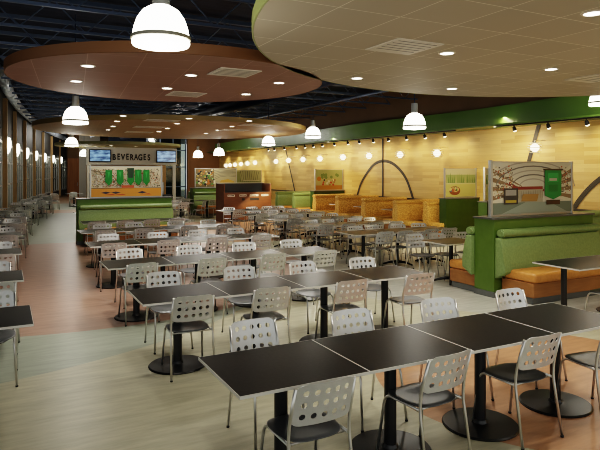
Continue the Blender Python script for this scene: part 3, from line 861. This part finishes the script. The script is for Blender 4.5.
for i, (px, py) in enumerate(heads):
    s = (px-300)/F; uh = 12.25; Z = uh/(s*CA+SA); v = Z*(CA - s*SA)
    lab = f'black track spotlight under the green band, {OW[i]} from the right'
    if i == 0: th0.location = (uh, v, ZB); th0['label'] = lab; th0['group'] = 'track spotlights'
    else: dup(th0, (uh, v, ZB), 0, lab, 'track spotlights')
    hv.append(v)
    d = Vector((.75, 0, -.95)).normalized()
    lamp('SPOT', 'track_beam', (uh+.10, v, ZB-.19), 30, (1,.80,.50), .12, math.radians(120), 1.0, d.to_track_quat('-Z','Y').to_euler())
for i, v in enumerate((26.5, 28.5, 30.5, 32.5, 34.5, 36.5)):
    d = Vector((.75, 0, -.95)).normalized()
    lamp('SPOT', 'track_beam', (12.33, v+.6, ZB-.19), 40, (1,.80,.50), .1, math.radians(95), .9, d.to_track_quat('-Z','Y').to_euler())
for i, (a, b) in enumerate(((hv[0]-1.2, hv[2]+.7), (hv[3]-.5, hv[13]+.5), (hv[14]-.4, hv[17]+.5))):
    o = obj('track_rail', box(12.23, 12.27, a, b, ZB-.035, ZB), inkblack)
    tag(o, f'black track rail under the green band, {["right","middle","far left"][i]} length', 'track', 'track rails')
    for k in range(int((b-a)/1.2)+1): pass
# bracket soffit carries the tracks
struct('trim_3', box(12.15, 12.62, -2, 38.5, ZB, ZB+.05), greenband)
# ribbed globe lamps
gl0 = thing('globe_lamp', 'x', 'lamp')
prof = []
for k in range(33):
    a = -PI/2 + PI*k/32; r = .120*math.cos(a); prof.append((max(r,0)*(1-.10*(1+math.cos(k*PI/2.0))/2), .112*math.sin(a)))
prof[0] = (0, -.112); prof[-1] = (0, .112)
obj('glass_globe', lathe(prof, 24, caps=False), globeglow, gl0, smooth=True)
for z in (-.125, -.065, 0, .065, .125):
    rr = .185*math.sqrt(1-(z/.17)**2)
    obj('louvre_ring', lathe([(rr*.55,z-.006),(rr,z-.008),(rr+.004,z),(rr,z+.008),(rr*.55,z+.006),(rr*.55,z-.006)], 24, caps=False), louvre, gl0)
obj('wall_arm', tube(round_path([(0,0,.12),(0,0,.2),(.42,0,.2)], .05), .006, 6), alu, gl0)
remember(gl0)
gl = [(534.7,147.7),(437,153.3),(400,154.7),(369,156),(343,157.3),(320,158.7),(303,159.5),(288.5,160.5),(276,161.5),(255,162.7),(247.5,163.5),(241,164),(235,164.7),(230,165.2),(226,165.6)]
for i, (px, py) in enumerate(gl):
    s = (px-300)/F; ug = 12.6; Z = ug/(s*CA+SA); v = Z*(CA - s*SA); z = 2 + (HY-py)*Z/F
    lab = f'glowing ribbed globe lamp before the wood wall, {OW[i]} from the right'
    if i == 0: gl0.location = (ug, v, z); gl0['label'] = lab; gl0['group'] = 'globe lamps'
    else: dup(gl0, (ug, v, z), 0, lab, 'globe lamps')

# ================================================================ LEFT WINDOW WALL (curved)
xs_ = [-9.5, 2.7, 13, 23.3, 33, 42, 50.7, 59, 66.5]
cols_ = []
for i, px in enumerate(xs_):
    Z = 20.6 + 4.4*(i-1); cols_.append(Vector(depth(px, Z)))
cols_.insert(0, cols_[0] + Vector((-.9, -4.9)))
cols_.insert(0, cols_[0] + Vector((-1.3, -4.9)))
for i, (p, q) in enumerate(zip(cols_, cols_[1:])):
    d = (q-p); L = d.length; d.normalize(); rz = math.atan2(d.y, d.x)
    # local x along the wall, local +y is out of the room
    def place(o): o.location = (p.x, p.y, 0); o.rotation_euler = (0,0,rz); return o
    place(struct(f'wall_left_{i+1}' if i else 'wall_left', add_box(box(0, L, .0, .12, 3.12, 5.2), 0, L, .0, .12, 0, .45), darkp))
    w = bpy.data.objects.new(f'window_{i+1}', None); C.objects.link(w); place(w); w['kind'] = 'structure'
    fr = bmesh.new(); x0, x1 = .07, L-.07
    add_box(fr, x0, x1, .0, .10, 3.03, 3.12); add_box(fr, x0, x1, .0, .10, .45, .54)
    for k in range(5): xx = x0 + (x1-x0-.07)*k/4; add_box(fr, xx, xx+.07, .0, .10, .54, 3.03)
    for zz in (1.48, 2.32): add_box(fr, x0, x1, .015, .09, zz, zz+.06)
    obj('window_frame', fr, alu, w); obj('pane', box(x0, x1, .045, .055, .54, 3.03), glass, w)
    f2 = place(struct(f'trim_{10+i}', box(-.07, .07, -.15, .14, 0, 4.66, bev=.01), finwood))
    if i >= 3:
        t = thing('wall_sconce', f'glowing white wall sconce on a wood pilaster, {["nearest","second","third","fourth","fifth","sixth","farthest","last"][i-3]} of the window side', 'lamp', (p.x,p.y,0), rz, 'wall sconces between the windows')
        bm = bmesh.new(); n = 10; prof = [(.02,2.66),(.08,2.76),(.12,2.90),(.125,3.08),(.10,3.22),(.085,3.24)]
        rings = [[bm.verts.new((r*.6*math.cos(PI*k/n), -.155 - r*1.0*math.sin(PI*k/n), z)) for k in range(n+1)] for r, z in prof]
        for a, b in zip(rings, rings[1:]):
            for k in range(n): bm.faces.new((a[k],a[k+1],b[k+1],b[k])).smooth = True
        bm.faces.new(rings[-1]); bm.faces.new(rings[0])
        obj('shade', bm, sconceglow, t); obj('back_plate', box(-.06,.06,-.162,-.15,2.58,3.34), alu, t)
# spiral duct at the head of the window wall
off = [c + Vector((.22, -.1)) for c in cols_]
for i, (p, q) in enumerate(zip(off, off[1:])):
    if i < 1: continue
    d = (q-p).normalized(); a = p + d*.12; b = q - d*.12
    bm = tube([(a.x,a.y,4.86),(b.x,b.y,4.86)], .17, 16)
    for k in range(1, 6):
        c = a + (b-a)*k/6; add_tube(bm, [(c.x-d.x*.03,c.y-d.y*.03,4.86),(c.x+d.x*.03,c.y+d.y*.03,4.86)], .18, 16)
    tag(obj('air_duct', bm, ductm), f'round metal duct length above the windows, {["nearest","second","third","fourth","fifth","sixth","seventh","eighth","farthest"][i-1]} section', 'duct', 'duct lengths above the windows')

# ================================================================ SHELL
bm = bmesh.new(); add_box(bm, -16, 30, -3, 64, -.1, 0); struct('floor', bm, floorm)
struct('ceiling', box(-16, 30, -3, 64, 5.2, 5.3), deckm)
pe = cols_[-1]
struct('wall_far', box(pe.x-2, 14, 56, 56.2, 0, 5.2), brownup)
# brown end block closing the wood wall
b0 = depth(188, 37.6)
struct('wall_back_right', box(b0[0], 13.2, 36.8, 37.1, 0, 5.2), brownw)
# dark glazed opening left of it
w = bpy.data.objects.new('window_30', None); C.objects.link(w); w['kind'] = 'structure'; w.location = (b0[0]-2.6, 37.2, 0)
fr = bmesh.new()
for k in range(4): add_box(fr, k*.85, k*.85+.06, 0, .1, 0, 4.2)
for z in (1.0, 2.3, 3.4, 4.2): add_box(fr, 0, 2.6, 0, .1, z, z+.06)
obj('window_frame', fr, joistm, w); obj('pane', box(0, 2.6, .04, .05, 0, 4.2), glass, w)
struct('wall_back_middle', box(7.4, 13.2, 47.0, 47.2, 0, 5.2), deckm)
# wooden end panel and pale wall at the end of the window aisle
e0, e1 = depth(67.5, 46), depth(79, 46)
bm = bmesh.new(); add_box(bm, 0, math.dist(e0,e1), 0, .25, 0, 3.1)
o = struct('door_1', bm, doorwood); o.location = (*e0, 0); o.rotation_euler = (0,0,math.atan2(e1[1]-e0[1], e1[0]-e0[0]))
obj('door_handle', box(.78,.82,-.05,0,.9,1.15), alu, o)
bm = bmesh.new(); add_box(bm, 0, math.dist(e0,e1), .02, .2, 3.1, 5.2)
o = struct('wall_back_left', bm, brownup); o.location = (*e0, 0); o.rotation_euler = (0,0,math.atan2(e1[1]-e0[1], e1[0]-e0[0]))
e0, e1 = depth(79, 46), depth(100, 47)
bm = bmesh.new(); add_box(bm, 0, math.dist(e0,e1), 0, .2, 0, 5.2)
o = struct('wall_back_pale', bm, signgrey); o.location = (*e0, 0); o.rotation_euler = (0,0,math.atan2(e1[1]-e0[1], e1[0]-e0[0]))
# open-web joists and pipes under the deck
k = 0
for v in [x*1.6 for x in range(2, 26)]:
    u0, u1 = 0, 13.0
    for p, q in zip(cols_, cols_[1:]):
        if p.y <= v <= q.y: u0 = p.x + (q.x-p.x)*(v-p.y)/(q.y-p.y) + .42
    if v < cols_[0].y: u0 = cols_[0].x + .4
    if v > cols_[-1].y: u0 = cols_[-1].x + .8
    bm = bmesh.new(); z0, z1 = 4.55, 5.12
    add_box(bm, u0, u1, v-.04, v+.04, z1-.04, z1+.04); add_box(bm, u0, u1, v-.03, v+.03, z0, z0+.05)
    m = int((u1-u0)/.55)
    for q in range(m):
        a = u0 + (u1-u0)*q/m; b = u0 + (u1-u0)*(q+1)/m
        add_tube(bm, [(a,v,z0+.02 if q%2 else z1),(b,v,z1 if q%2 else z0+.02)], .014, 5, caps=False)
    struct(f'trim_{40+k}', bm, joistm); k += 1
for u, z, r, m_ in ((5.4,4.45,.05,joistm),(7.6,4.55,.28,duct2),(10.2,4.45,.05,joistm)):
    struct(f'trim_{40+k}', tube([(u,2.5,z),(u,42,z)], r, 12), m_); k += 1

# ================================================================ LIGHT, CAMERA
for k in range(4):     # added area lights without fixtures under the green band, washing the boards
    l = bpy.data.lights.new('wall_wash_fill', 'AREA'); l.shape = 'RECTANGLE'; l.size = 9; l.size_y = .12; l.energy = 100; l.color = (1,.83,.55)
    o = bpy.data.objects.new('wall_wash_fill', l); C.objects.link(o); o.location = (12.2, 2.5+9.2*k, ZB-.03)
    d = Vector((.62,0,-.95)).normalized(); o.rotation_euler = d.to_track_quat('-Z','X').to_euler()

W = bpy.data.worlds.new('World'); bpy.context.scene.world = W; W.use_nodes = True
bg = W.node_tree.nodes['Background']; bg.inputs[0].default_value = (.90,.92,.90,1); bg.inputs[1].default_value = .62
cam = bpy.data.cameras.new('camera'); co = bpy.data.objects.new('camera', cam); C.objects.link(co)
co.location = (0,0,H); co.rotation_euler = (PI/2, 0, -A)
cam.sensor_width = 36; cam.lens = 36*F/600; cam.shift_y = (HY-225)/600; cam.clip_end = 200
sc = bpy.context.scene; sc.camera = co
sc.view_settings.view_transform = 'Filmic'; sc.view_settings.look = 'High Contrast'; sc.view_settings.exposure = .62
sc.cycles.use_denoising = True; sc.cycles.filter_width = 1.0
